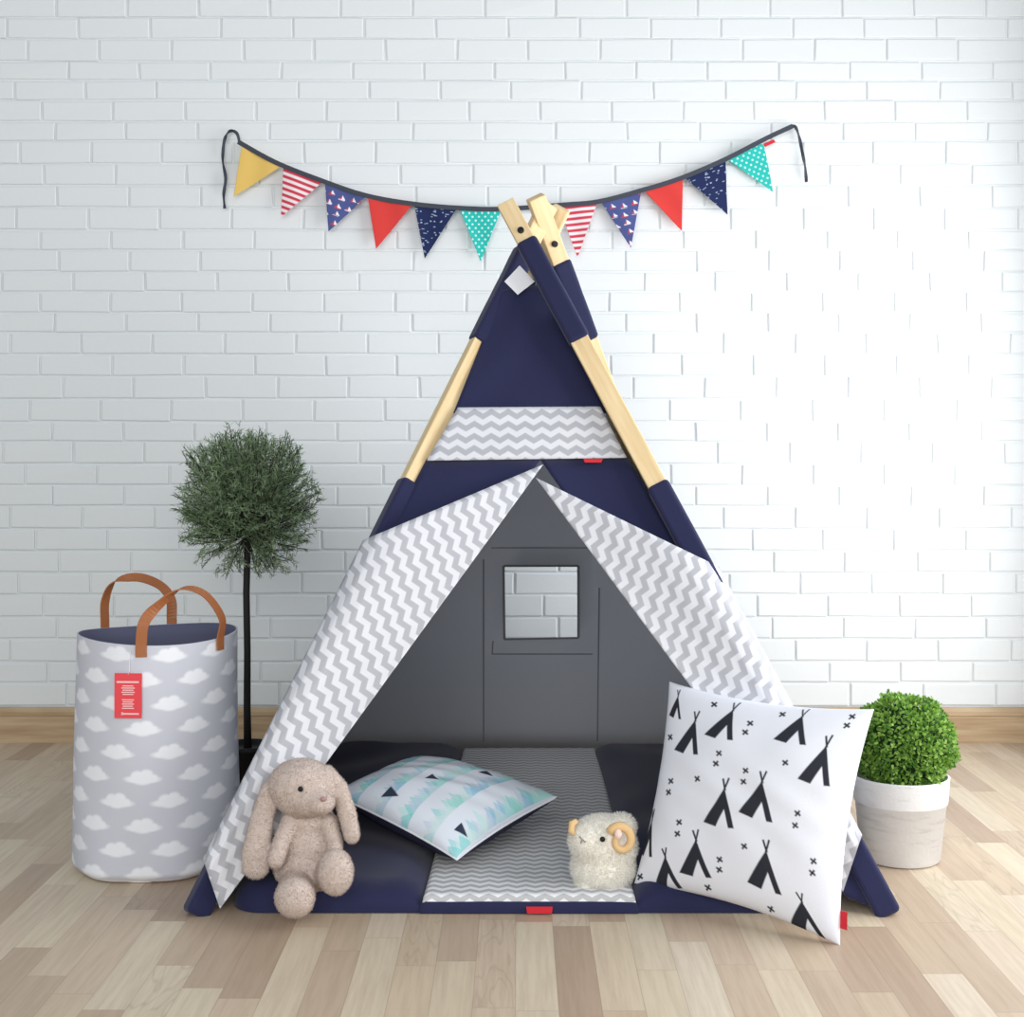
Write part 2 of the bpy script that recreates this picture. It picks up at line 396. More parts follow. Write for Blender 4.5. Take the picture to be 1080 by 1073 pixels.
# stitched hem along the flaps' inner fold
# back canvas with a real window opening
def back_panel():
    top = on('BL', 1.27), on('BR', 1.27)
    k = BS
    def bp(x, z, off=0): return Vector((x, 4.33 - k * z - off, z))
    wl, wr_ = BK(531.5, 600).x, BK(609, 600).x; wz1, wz0 = BK(570, 598).z, BK(570, 673).z
    wl2, wr2 = BK(533, 673).x, BK(609, 673).x
    def edge(z):
        return (-.632 + .480 * z, .682 - .408 * z)
    zs = sorted(set([0.0, .08, .16, .24, .32, wz0, wz0 + (wz1 - wz0) / 3, wz0 + 2 * (wz1 - wz0) / 3, wz1, .68, .8, .95, 1.1, 1.22]))
    mb = MB(); nx = 10
    for i in range(len(zs) - 1):
        z0, z1 = zs[i], zs[i + 1]
        def row(z, xa, xb, n): return [bp(xa + (xb - xa) * q / n, z, .006 * math.sin(6 * (xa + (xb - xa) * q / n) + 4 * z)) for q in range(n + 1)]
        def winx(z):
            t = (z - wz0) / (wz1 - wz0); return wl2 + (wl - wl2) * t, wr2 + (wr_ - wr2) * t
        segs = []
        (a0, b0), (a1, b1) = edge(z0), edge(z1)
        (p0, q0), (p1, q1) = winx(max(min(z0, wz1), wz0)), winx(max(min(z1, wz1), wz0))
        segs = [(a0, p0, a1, p1, 6), (q0, b0, q1, b1, 6)]
        if not (z0 >= wz0 - 1e-6 and z1 <= wz1 + 1e-6): segs.append((p0, q0, p1, q1, 4))
        for xa0, xb0, xa1, xb1, n in segs:
            r0 = row(z0, xa0, xb0, n); r1 = row(z1, xa1, xb1, n); vs = r0 + r1
            mb.add(vs, [(j, j + 1, n + 2 + j, n + 1 + j) for j in range(n)])
    o = mb.build('back_canvas', M_grey, TP, True); wd_ = o.modifiers.new('w', 'WELD'); wd_.merge_threshold = .0005; solid(o, .0015, 0)
    # window facing and stitched seams (slightly raised strips)
    def strip(name, pts, w_, m, off=.010):
        mb = MB()
        for (ua, va), (ub, vb) in zip(pts[:-1], pts[1:]):
            a = BK(ua, va, off); b = BK(ub, vb, off); d = (b - a).normalized(); s = d.cross(Vector((0, -1, -BS)).normalized()) * w_ / 2
            mb.prism([a - s, b - s, b + s, a + s], (0, -.0012, 0))
        return mb.build(name, m, TP)
    strip('window_seam', [(531, 597), (610, 597), (610, 673), (532, 674.5), (531, 597)], .007, M_seam, .008)
    strip('canvas_seam', [(510, 590), (510, 782)], .004, M_seam, .009)
    strip('canvas_seam', [(632, 620), (630, 782)], .004, M_seam, .009)
    strip('canvas_seam', [(519, 690), (625, 690)], .004, M_seam, .009)
    strip('canvas_seam', [(520, 676), (519, 690)], .004, M_seam, .009)
    strip('canvas_seam', [(518, 578), (622, 578)], .003, M_seam, .009)
back_panel()
def side_panel(kf, kb, sgn):
    vs = []; nz, ny = 14, 10
    for i in range(nz + 1):
        z = 1.25 * i / nz; a = on(kf, z); b = on(kb, z)
        for j in range(ny + 1):
            t = j / ny; p = a.lerp(b, t); p.x -= sgn * .010 * math.sin(math.pi * t) * (1 - z); p.z = max(z, .004); vs.append(p)
    fs = [(i * (ny + 1) + j, i * (ny + 1) + j + 1, (i + 1) * (ny + 1) + j + 1, (i + 1) * (ny + 1) + j) for i in range(nz) for j in range(ny)]
    o = mk('side_canvas', vs, fs, M_grey if sgn > 0 else M_navy, TP); o.data.materials.append(M_navy if sgn > 0 else M_grey); solid(o, .0015, 0).modifiers[-1].material_offset = 1
side_panel('FL', 'BL', -1); side_panel('FR', 'BR', 1)
# little red brand tag under the valance
mb = MB(); c = [PL(u, v, .004) for u, v in ((615, 484), (636, 484), (634, 488), (617, 488))]; mb.prism(c, (0, -.001, 0)); mb.build('brand_tag', M_red, TP)

# ---------------------------------------------------------------- play mat
MAT = empty('play_mat', (.02, 3.45, 0), 'padded navy play mat with a grey chevron middle strip inside the teepee', 'mat')
MY0, MY1 = 2.862, 4.26
def cushion(name, xa, xb, y0, y1, h, m, ra=.06, z0=.002, seed=0, taper=(0, 0), nu=40, nv=90, uv=False, parent=MAT, corner=0, pw=.42, wr=.003):
    def f(u, v):
        y = y0 + (y1 - y0) * v
        x0 = xa + taper[0] * v; x1 = xb + taper[1] * v
        if corner:
            k = abs(corner) * (1 - np.sqrt(1 - (1 - np.clip((y - y0) / abs(corner), 0, 1)) ** 2 + 1e-9)); x0 = x0 + (k if corner > 0 else 0); x1 = x1 - (k if corner < 0 else 0)
        x = x0 + (x1 - x0) * u
        ex = np.clip(np.minimum(u, 1 - u) * (xb - xa) / ra, 0, 1); ey = np.clip(np.minimum(v, 1 - v) * (y1 - y0) / ra, 0, 1)
        prof = (np.sqrt(1 - (1 - ex) ** 2 + 1e-9) * np.sqrt(1 - (1 - ey) ** 2 + 1e-9)) ** (2 * pw)
        z = z0 + h * prof * (1 + .05 * np.sin(9 * x + 7 * y + seed)) + wr * np.sin(14 * x + 5 * np.sin(4 * y + seed)) * prof + wr * .5 * np.sin(13 * y + 4 * np.sin(9 * x + seed)) * prof
        return np.stack([x, y, z], 1)
    # non-uniform spacing so the rounded edge is smooth
    g = lambda t: t + .06 * -np.sin(4 * np.pi * t) / 2 if False else (1 - np.cos(np.pi * t)) / 2
    ff = lambda u, v: f(g(u), g(v))
    p, fc, U, V = grid(ff, nu, nv)
    # flat underside
    n = len(p); q = p.copy(); q[:, 2] = z0 - .0005; fc2 = fc[:, ::-1] + n
    o = mk(name, np.vstack([p, q]), np.vstack([fc, fc2]), m, parent, True, uv=np.vstack([np.stack([p[:, 0], p[:, 1] + (p[:, 2] - z0 - h) * .9], 1), p[:, :2]]))
    return o
cushion('side_cushion', -.582, -.187, MY0, MY1, .058, M_navy, .075, seed=0, taper=(.02, .030), wr=.004, corner=.07)
cushion('side_cushion', .237, .615, MY0, MY1, .058, M_navy, .075, seed=2, taper=(-.015, -.002), wr=.004, corner=-.07)
cushion('mat_base', -.195, .245, MY0 - .004, MY1, .024, M_navy, .012, seed=1, taper=(.03, -.002), wr=.0008)
cushion('chevron_strip', -.190, .240, MY0 + .002, MY1 - .01, .014, M_chevmat, .012, z0=.022, seed=1, taper=(.03, -.002), wr=.0006)
mb = MB(); mb.prism([P(555, 957, 2.852), P(583, 957, 2.852), P(582, 964, 2.852), P(556, 964, 2.852)], (0, .003, 0)); mb.build('brand_tag', M_red, MAT)

# ---------------------------------------------------------------- pillows
def homography(src, dst):
    A = []; 
    for (x, y), (u, v) in zip(src, dst):
        A.append([x, y, 1, 0, 0, 0, -u * x, -u * y, -u]); A.append([0, 0, 0, x, y, 1, -v * x, -v * y, -v])
    _, _, Vt = np.linalg.svd(np.array(A, float)); return Vt[-1].reshape(3, 3)
def happ(Hm, pts):
    p = np.c_[np.asarray(pts, float), np.ones(len(pts))] @ Hm.T; return p[:, :2] / p[:, 2:3]
def poly_mask(X, Y, poly, aa):
    """antialiased coverage of a polygon"""
    poly = np.asarray(poly); n = len(poly); inside = np.zeros(X.shape, bool); dist = np.full(X.shape, 9.0)
    for i in range(n):
        x0, y0 = poly[i]; x1, y1 = poly[(i + 1) % n]
        c = ((y0 > Y) != (y1 > Y)); xi = (x1 - x0) * (Y - y0) / ((y1 - y0) if abs(y1 - y0) > 1e-9 else 1e-9) + x0
        inside ^= c & (X < xi)
        dx, dy = x1 - x0, y1 - y0; t = np.clip(((X - x0) * dx + (Y - y0) * dy) / (dx * dx + dy * dy + 1e-12), 0, 1)
        dist = np.minimum(dist, np.hypot(X - x0 - t * dx, Y - y0 - t * dy))
    s = np.where(inside, dist, -dist); return np.clip(s / aa + .5, 0, 1)
def pillow(prefix, C, thick, n, colfn, root, backmat, pinch=.035, ears=.0, sag=.0, pw=.45, backk=1.0, parts=('front_cover', 'back_cover')):
    """C: corners TL TR BR BL (u right, v down), u,v in 0..1"""
    TL, TR, BR, BL = [np.array(c, float) for c in C]
    nr = np.cross(TR - BL, TL - BR); nr /= np.linalg.norm(nr)
    if np.dot(nr, np.array([0, -1, .2])) < 0: nr = -nr
    def surf(u, v, s):
        a, b = 2 * u - 1, 2 * v - 1
        # pull the middle of each edge inward
        uu = u - pinch * a * (1 - b * b); vv = v - pinch * b * (1 - a * a)
        base = ((1 - uu) * (1 - vv))[:, None] * TL + (uu * (1 - vv))[:, None] * TR + (uu * vv)[:, None] * BR + ((1 - uu) * vv)[:, None] * BL
        h = np.clip((1 - a ** 2) * (1 - b ** 2), 0, 1) ** pw * thick / 2
        wr = .0022 * np.sin(17 * u + 5 * np.sin(6 * v)) * np.sin(13 * v + 2) * np.clip((1 - a ** 2) * (1 - b ** 2), 0, 1) ** .3
        base = base + ((s if s > 0 else s * backk) * (h + wr))[:, None] * nr
        return base
    g = lambda t: .35 * t + .65 * (1 - np.cos(np.pi * t)) / 2
    p, fc, U, V = grid(lambda u, v: surf(g(u), g(v), 1), n, n)
    o1 = mk(parts[0], p, fc, M_attr, root, True, uv=np.stack([g(U), g(V)], 1), cols=colfn(g(U), g(V)))
    p, fc, U, V = grid(lambda u, v: surf(g(u), g(v), -1), 40, 40); 
    o2 = mk(parts[1], p, fc[:, ::-1], backmat, root)
    # piping round the seam
    ts = np.linspace(0, 1, 30)[:-1]; rim = np.vstack([surf(ts, 0 * ts, 0), surf(0 * ts + 1, ts, 0), surf(1 - ts, 0 * ts + 1, 0), surf(0 * ts, 1 - ts, 0)])
    return surf, rim
WP = empty('throw_pillow', (.43, 2.85, 0), 'large white pillow printed with black teepees and small crosses leaning against the teepee', 'pillow')
wTL, wTR, wBR, wBL = P(706, 719, 3.06), P(922, 748, 2.80), P(886, 998, 2.684), P(669, 932, 2.935)
cr = lambda x, y: (660 + x / 3.577, 710 + y / 3.577)
Hm = homography([(706, 719), (922, 748), (886, 998), (669, 934)], [(0, 0), (1, 0), (1, 1), (0, 1)])
def tee_cols(u, v):
    base = np.tile(np.array(lin((226, 228, 236))), (len(u), 1)); ink = np.array(lin((44, 46, 54))); cov = np.zeros(len(u))
    X, Y = u, v
    def put(poly, aa=.004):
        nonlocal cov
        q = happ(Hm, [cr(*p) for p in poly]); lo = q.min(0) - .02; hi = q.max(0) + .02
        k = np.where((X > lo[0]) & (X < hi[0]) & (Y > lo[1]) & (Y < hi[1]))[0]
        if len(k): cov[k] = np.maximum(cov[k], poly_mask(X[k], Y[k], q, aa))
    def stroke(a, b, w_):
        a = np.array(a, float); b = np.array(b, float); d = (b - a) / np.linalg.norm(b - a); s = np.array([-d[1], d[0]]) * w_ / 2
        put([a + s, b + s, b - s, a - s])
    T = [((283, 178), (193, 300), (300, 320)), ((428, 125), (323, 237), (440, 258)), ((688, 148), (594, 250), (722, 278)), ((797, 280), (699, 415), (822, 445)),
         ((415, 455), (324, 590), (450, 618)), ((565, 425), (469, 551), (605, 592)), ((292, 658), (217, 785), (342, 812)), ((573, 700), (482, 827), (615, 870)),
         ((163, 715), (112, 825), (215, 845)), ((690, 885), (618, 972), (755, 1015)), ((207, 85), (165, 165), (222, 180)), ((95, 560), (40, 680), (108, 712))]
    for A, L, R in T:
        A, L, R = map(lambda q: np.array(q, float), (A, L, R)); e1, e2 = L - A, R - A; g = lambda a, b: A + a * e1 + b * e2
        put([A, L, g(.608, .443), g(.187, .369), g(.192, .832), R])
        k = np.linalg.norm(e2) / 170
        stroke(g(-.197, -.092), g(.05, .03), 8 * k); stroke(g(.003, -.242), g(0, .06), 8 * k)
    for x, y in [(500, 183), (485, 222), (387, 313), (375, 355), (497, 383), (488, 428), (182, 422), (173, 465), (300, 417), (650, 350), (868, 163), (857, 200), (224, 587), (217, 632), (704, 553), (693, 600), (488, 688), (383, 740), (377, 780), (757, 733), (748, 777), (57, 780), (352, 108), (612, 140), (318, 848), (555, 925), (172, 250)]:
        stroke((x - 11, y - 9), (x + 11, y + 9), 8); stroke((x + 9, y - 10), (x - 9, y + 11), 8)
    return base * (1 - cov[:, None]) + ink * cov[:, None]
surfW, rimW = pillow('w', (wTL, wTR, wBR, wBL), .150, 330, tee_cols, WP, M_white, .042, backk=.6)
q = surfW(np.array([1.0, 1.0]), np.array([.86, .93]), 0); a, b = Vector(q[0]), Vector(q[1])
MB().prism([a, b, b + Vector((.010, -.012, 0)), a + Vector((.010, -.012, 0))], (0, -.002, 0)).build('brand_tag', M_red, WP)

TPL = empty('throw_pillow', (-.15, 3.35, .06), 'small mint and blue triangle pillow with charcoal back lying on the play mat', 'pillow')
# corners: TL=left(hidden by bunny) TR=back ... bands run parallel to front-right edge
tA = P(350, 838, 3.17); tB = P(440, 800, 3.46); tC = P(588, 841, 3.26); tD = P(482, 907, 2.98)
def tri_cols(u, v):
    # u: 0 at the left corner edge -> 1 at the front-right edge ; v: 0 back -> 1 front
    base = np.tile(np.array(lin((222, 228, 238))), (len(u), 1))
    nb = 5; r = random.Random(3)
    tones = [(120, 205, 205), (150, 215, 205), (140, 195, 220), (175, 225, 220), (190, 205, 225), (205, 225, 225)]
    for bnd in range(nb):
        u1 = (bnd + .97) / nb; w_ = 1 / nb
        for layer, (hgt, al) in enumerate(((.62, .55), (.5, .6), (.40, .6))):
            n = 11; 
            for k in range(-1, n + 1):
                c = (k + .5 + layer * .33) / n; hh = w_ * hgt * r.uniform(.8, 1.1); ww = .5 / n * r.uniform(1.0, 1.25)
                t = np.clip(((u1 - u) / hh), 0, 2); inside = (u <= u1) & (u >= u1 - hh) & (np.abs(v - c) < ww * (1 - t))
                col = np.array(lin(r.choice(tones))); base[inside] = base[inside] * (1 - al) + col * al
    for uc, vc, hh, ww in ((.33, .11, .10, .050), (.45, .40, .085, .045), (.63, .76, .08, .05), (.88, .15, .085, .04), (.08, .80, .06, .04)):
        t = (u - uc) / hh; k = (np.clip((ww * (1 - t) - np.abs(v - vc)) / .006 + .5, 0, 1) * ((t >= 0) & (t <= 1)))[:, None]
        base = base * (1 - k) + np.array(lin((52, 60, 80))) * k
    return base
surfT, rimT = pillow('t', (tA, tD, tC, tB), .135, 260, lambda u, v: tri_cols(u, v), TPL, M_char, .03)
pts = [Vector(p) for p in rimT]; pts.append(pts[0]); MB().tube(pts, .0022, 6, False).build('piping', M_white, TPL, True)

# ---------------------------------------------------------------- laundry basket
BC = Vector((-.815, 3.22, 0)); BH = .516
BK_ = empty('laundry_basket', BC, 'tall grey fabric laundry basket with white clouds and tan leather handles on the left', 'basket')
def rim_r(a, z):
    t = z / BH
    r = .184 - .006 * t + .0035 * np.sin(3 * a + 1) * t + .003 * np.sin(5 * a + 9 * z) * (1 - t) + .002 * np.sin(2 * a - 4 * z)
    return r
def top_z(a): return BH + .006 * np.sin(2 * a + .6)
def cloud_cols(u, v):
    base = np.tile(np.array(lin((200, 202, 212))), (len(u), 1)); wht = np.array(lin((234, 236, 242)))
    X = u * 2 * np.pi * .18; Z = v * BH; cov = np.zeros(len(u)); per = 2 * np.pi * .18 / 10; rowh = .0525
    for row in range(-1, 12):
        zc = row * rowh + .018; ofs = (row % 2) * .5
        for k in range(-1, 11):
            cx = (k + ofs) * per; dx = X - cx; dz = Z - zc
            for ex, ez, rx, rz in ((0, 0, .036, .0085), (-.010, .006, .014, .012), (.008, .009, .014, .012), (.020, .002, .012, .009), (0, .002, .022, .013)):
                s = 1 - np.sqrt(((dx - ex) / rx) ** 2 + ((dz - ez) / rz) ** 2); cov = np.maximum(cov, np.clip(s / .40 + .6, 0, 1))
    hem = np.clip((.010 - Z) / .002, 0, 1); cov = np.maximum(cov, hem)
    return base * (1 - cov[:, None]) + wht * cov[:, None]
def body(u, v):
    a = u * 2 * np.pi + .4; z = v * BH
    r = rim_r(a, z) ; r = r - .018 * np.clip(1 - z / .022, 0, 1) ** 2 + .0025 * np.sin(7 * a + 3) * np.clip(1 - z / .15, 0, 1)
    zz_ = z + (top_z(a) - BH) * v
    return np.stack([BC.x + r * np.cos(a), BC.y + r * np.sin(a), .002 + zz_], 1)
p, fc, U, V = grid(body, 420, 220)
solid(mk('basket_body', p, fc, M_attr, BK_, True, cols=cloud_cols(U, V)), .003, -1)
M_lin = mat('slate_lining', (96, 98, 122), .9, .3, 400)
def lining(u, v):
    a = u * 2 * np.pi; z = v * BH; r = rim_r(a, z) - .006 - .022 * np.clip(1 - z / .05, 0, 1) + .002 * np.sin(9 * a) * (1 - v)
    return np.stack([BC.x + r * np.cos(a), BC.y + r * np.sin(a), .008 + z + (top_z(a) - BH) * v - .006], 1)
p, fc, U, V = grid(lining, 96, 20)
# close with a floor
vs = p.tolist() + [(BC.x, BC.y, .006)]; fs = fc[:, ::-1].tolist() + [(j + 1, j, len(p)) for j in range(95)]
solid(mk('lining', vs, fs, M_lin, BK_), .002, -1)
mb = MB(); mb.lathe([(.001, .001), (.160, .001), (.166, .004), (.001, .004)], BC, 48); mb.build('basket_base', M_white, BK_, True)
M_lea = mat('tan_leather', (160, 98, 58), .5, .15, 150, .4)
def strap(name, pts, w_, th, widths, parent, m):
    """flat band through pts; widths = direction vectors of the band's width at each point"""
    # catmull subdivision
    P0 = [Vector(p) for p in pts]; W0 = [Vector(x) for x in widths]; ps = []; ws = []
    for i in range(len(P0) - 1):
        a = P0[max(i - 1, 0)]; b = P0[i]; c = P0[i + 1]; d = P0[min(i + 2, len(P0) - 1)]
        for k in range(6):
            t = k / 6; ps.append(.5 * ((2 * b) + (c - a) * t + (2 * a - 5 * b + 4 * c - d) * t * t + (3 * b - a - 3 * c + d) * t ** 3)); ws.append(W0[i].lerp(W0[i + 1], t))
    ps.append(P0[-1]); ws.append(W0[-1]); vs = []; fs = []
    for i, p in enumerate(ps):
        t = (ps[min(i + 1, len(ps) - 1)] - ps[max(i - 1, 0)]).normalized(); w = (ws[i] - t * ws[i].dot(t)).normalized(); n = t.cross(w)
        for sx, sy in ((-1, -1), (1, -1), (1, 1), (-1, 1)): vs.append(p + w * sx * w_ / 2 + n * sy * th / 2)
    for i in range(len(ps) - 1):
        for q in range(4): fs.append((i * 4 + q, i * 4 + (q + 1) % 4, i * 4 + 4 + (q + 1) % 4, i * 4 + 4 + q))
    e = (len(ps) - 1) * 4; fs += [(3, 2, 1, 0), (e, e + 1, e + 2, e + 3)]
    o = mk(name, vs, fs, m, parent, False); b = o.modifiers.new('b', 'BEVEL'); b.width = th * .3; b.segments = 2; b.limit_method = 'ANGLE'; return o
def cyl(a, z, dr): r = float(rim_r(np.array(a), np.array(z))) + dr; return Vector((BC.x + r * math.cos(a), BC.y + r * math.sin(a), z))
def ang_for(u, front=True):
    best = None
    for k in range(2000):
        a = (-math.pi if front else 0) + math.pi * k / 2000; p = cyl(a, BH, .003); uu = U0 + F * p.x / p.y
        if best is None or abs(uu - u) < best[0]: best = (abs(uu - u), a)
    return best[1]
for front, ul, ur, zt, leanx in ((True, 149, 232, .635, 0), (False, 111, 181, .628, 0)):
    a0, a1 = ang_for(ul, front), ang_for(ur, front)
    lowz = BH - .026; rise = zt
    A0, A1 = cyl(a0, lowz, .004), cyl(a1, lowz, .004); B0, B1 = cyl(a0, BH + .012, .004), cyl(a1, BH + .012, .004)
    tang = (B1 - B0).normalized(); out = (B0 + B1) / 2 - Vector((BC.x, BC.y, B0.z)); out = out.normalized()
    yy = lambda t: B0.y + (B1.y - B0.y) * t
    if front:
        pts = [A0, B0 + Vector((0, 0, -.012)), B0 + Vector((.006, 0, .035)), P(166, 640, yy(.17)), P(192, 621.5, yy(.5)), P(216, 627, yy(.78)), P(234, 652, yy(1)), B1 + Vector((0, 0, -.012)), A1]
    else:
        pts = [A0, B0, P(111, 634, B0.y), P(120, 615, B0.y), P(144, 609, (B0.y + B1.y) / 2), P(168, 617, B1.y), P(180, 632, B1.y), B1, A1]
    # the band's flat side faces outward at the ends, twists at the crown
    tn0 = Vector((-math.sin(a0), math.cos(a0), 0)); tn1 = Vector((-math.sin(a1), math.cos(a1), 0))
    if tn0.dot(tang) < 0: tn0 = -tn0
    if tn1.dot(tang) < 0: tn1 = -tn1
    cr_ = Vector((.3, 1, .15)).normalized() if front else Vector((.35, .9, .5)).normalized()
    ws = [tn0, tn0, tn0, (tn0 + cr_), cr_, (-tn1 * .0 + cr_ + Vector((0, 0, .3))), -tn1 * 1.0 if False else tn1 * .2 + cr_ * .8, tn1, tn1]
    # width vectors must not flip: at the right leg travel direction is down, keep continuous
    ws[3] = tn0 * .6 + cr_; ws[5] = cr_ + tn1 * .15; ws[6] = cr_ * .7 + tn1 * .8
    strap('handle', pts, .024, .003, ws, BK_, M_lea)
# red hang tag with its small printed lines
ta0, ta1 = ang_for(122), ang_for(150)
ztop = .952 - (709 - V0) * 3.05 / F; zbot = .952 - (756 - V0) * 3.05 / F
M_tag = mat('coral_card', (226, 74, 82), .6); M_tagw = mat('pale_print', (244, 196, 196), .7)
tl, tr = cyl(ta0, ztop, .006), cyl(ta1, ztop, .006); bl, br = cyl(ta0, zbot, .006), cyl(ta1, zbot, .006)
outv = Vector((math.cos((ta0 + ta1) / 2), math.sin((ta0 + ta1) / 2), 0))
htag = MB().prism([tl, tr, br, bl], outv * .0012).build('hang_tag', M_tag, BK_)
def tp(s, t, o=.0014): return tl.lerp(tr, s).lerp(bl.lerp(br, s), t) + outv * o
mb = MB()
def tline(s0, s1, t0, t1): mb.prism([tp(s0, t0), tp(s1, t0), tp(s1, t1), tp(s0, t1)], outv * .0003)
tline(.08, .90, .175, .215); tline(.25, .9, .885, .92); tline(.25, .33, .87, .93)
for i in range(5): tline(.30 - .04 * (i % 2), .70 + .05 * (i % 2), .27 + i * .047, .293 + i * .047)
for i in range(5): tline(.28 + .03 * (i % 2), .72 - .04 * (i % 2), .58 + i * .047, .603 + i * .047)
mb.build('tag_print', M_tagw, htag)
MB().tube([tp(.5, .02, .001), tp(.55, -.06, .002), cyl((ta0 + ta1) / 2 + .02, BH - .01, .003)], .0008, 5).build('tag_string', M_white, BK_, True)

# ---------------------------------------------------------------- foliage helpers
def leaf_mat(name, cols, rough=.5, trans=.15):
    m = mat(name, cols[0], rough, attr=True); b = m.node_tree.nodes['Principled BSDF']; b.inputs['Specular IOR Level'].default_value = .35
    return m
M_leaf = leaf_mat('leaf', [(60, 90, 50)])
def leaf_trans(m, f):
    translucent(m, f, (90, 120, 60)); t = [n for n in m.node_tree.nodes if n.type == 'BSDF_TRANSLUCENT'][0]; a = [n for n in m.node_tree.nodes if n.type == 'ATTRIBUTE'][0]; m.node_tree.links.new(a.outputs['Color'], t.inputs[0])
leaf_trans(M_leaf, .4)
# topiary on a bare stem
TC = P(261, 532, 3.75); TX = TC.x
TR_ = empty('topiary_tree', (TX, 3.75, 0), 'slim topiary tree with a feathery dark green ball crown on a bare black stem', 'tree')
MB().lathe([(.001, .0), (.048, 0), (.052, .003), (.062, .135), (.066, .137), (.066, .152), (.060, .152), (.057, .138), (.001, .134)], (TX, 3.75, .001), 40).build('plant_pot', M_black, TR_, True)
MB().tube([(TX + .001, 3.75, .12), (TX - .001, 3.75, .25), (TX, 3.748, .4), (TX - .003, 3.75, .55), (TX, 3.75, .66), (TX, 3.75, .76)], [.011, .0095, .009, .009, .009, .006], 10).build('trunk', mat('dark_stem', (34, 32, 32), .7, .4, 80), TR_, True)
def soft_normals(o, c, k):
    me = o.data; n = len(me.vertices); co = np.empty(n * 3); me.vertices.foreach_get('co', co); co = co.reshape(-1, 3) + np.array(world_loc(o)) - np.array(c)
    co /= np.linalg.norm(co, axis=1)[:, None] + 1e-9; vn = np.empty(n * 3); me.vertices.foreach_get('normal', vn); vn = vn.reshape(-1, 3)
    vn *= np.sign((vn * co).sum(1))[:, None] + 1e-6; r = co * k + vn * (1 - k); r /= np.linalg.norm(r, axis=1)[:, None] + 1e-9
    me.normals_split_custom_set_from_vertices(r.tolist())
def needles():
    vs = []; fs = []; cs = []
    tmb = MB()
    for i in range(1000):
        d = Vector(rng.normal(size=3)); d.normalize()
        if d.z < -.55 and rng.random() < .5: d.z = abs(d.z)
        R = .200 * (1 + .10 * rng.normal() * .6); 
        lump = .93 + .05 * math.sin(4.1 * d.x + 2 + 2 * d.y) * math.cos(3.7 * d.z) + .04 * math.sin(9 * d.z + 6 * d.x) + .10 * max(0, d.z - .6)
        R *= lump
        sx, sz = (.97, 1.0)
        base = TC + (Vector((d.x * .02, d.y * .02, -.08)) if i % 3 == 0 else Vector(rng.normal(size=3)) * .045)
        tip = TC + Vector((d.x * R * sx, d.y * R * sx, d.z * R * sz))
        mid = base.lerp(tip, .55) + Vector(rng.normal(size=3)) * .020
        path = []
        for k in range(9):
            t = k / 8; path.append((1 - t) ** 2 * base + 2 * t * (1 - t) * mid + t * t * tip)
        if i % 3 == 0: tmb.tube(path, [.0016] * 5 + [.001] * 4, 4, False)
        nn = 30; shade = rng.uniform(.75, 1.25)
        for k in range(nn):
            t = .42 + .60 * (k + rng.random()) / nn; q = min(t, 1) * 8; j = min(int(q), 7); p = path[j].lerp(path[j + 1], q - j)
            ax = (path[j + 1] - path[j]).normalized(); r = Vector(rng.normal(size=3)); r = (r - ax * r.dot(ax)).normalized()
            dr = (ax * .75 + r * .9).normalized(); L = rng.uniform(.009, .019); w = dr.cross(Vector(rng.normal(size=3))).normalized() * .0009
            n = len(vs); vs += [p - w, p + w, p + dr * L * .6 + w * 1.1, p + dr * L, p + dr * L * .6 - w * 1.1]; fs.append((n, n + 1, n + 2, n + 3, n + 4))
            g = lin((128, 152, 116)) if rng.random() < .65 else lin((160, 180, 140)); 
            if rng.random() < .12: g = lin((74, 80, 72))
            c = [x * shade for x in g]; cs += [c] * 5
    o = mk('foliage', vs, fs, M_leaf, TR_, True, cols=np.array(cs)); tmb.build('twigs', mat('twig', (62, 62, 50), .8), o, True)
needles()
# boxwood ball in a whitewashed pot
BX = Vector((.874, 3.24, 0))
BO = empty('potted_boxwood', BX, 'round bright green boxwood ball in a whitewashed pot right of the teepee', 'potted plant')
def pot_mat():
    m = mat('whitewashed_clay', (218, 216, 214), .85, .4, 120, .2); nt = m.node_tree; q = N(nt); b = nt.nodes['Principled BSDF']
    tc = nt.nodes.new('ShaderNodeTexCoord'); mp = nt.nodes.new('ShaderNodeMapping'); mp.inputs['Scale'].default_value = (4, 4, 26); nt.links.new(tc.outputs['Object'], mp.inputs[0])
    n = q.noise(mp.outputs[0], 2.2, 6, .7); r = nt.nodes.new('ShaderNodeMapRange'); r.inputs[1].default_value = .52; r.inputs[2].default_value = .70; r.inputs[4].default_value = .7; nt.links.new(n, r.inputs[0])
    nt.links.new(q.mix(r.outputs[0], L4((222, 221, 221)), L4((192, 189, 191))), b.inputs['Base Color']); return m
M_pot = pot_mat()
MB().lathe([(.001, 0), (.083, 0), (.088, .004), (.101, .130), (.1035, .131), (.1045, .134), (.1085, .186), (.109, .189), (.106, .191), (.102, .190), (.098, .165), (.001, .162)], BX + Vector((0, 0, .001)), 64).build('plant_pot', M_pot, BO, True)
BCn = BX + Vector((.007, 0, .262))
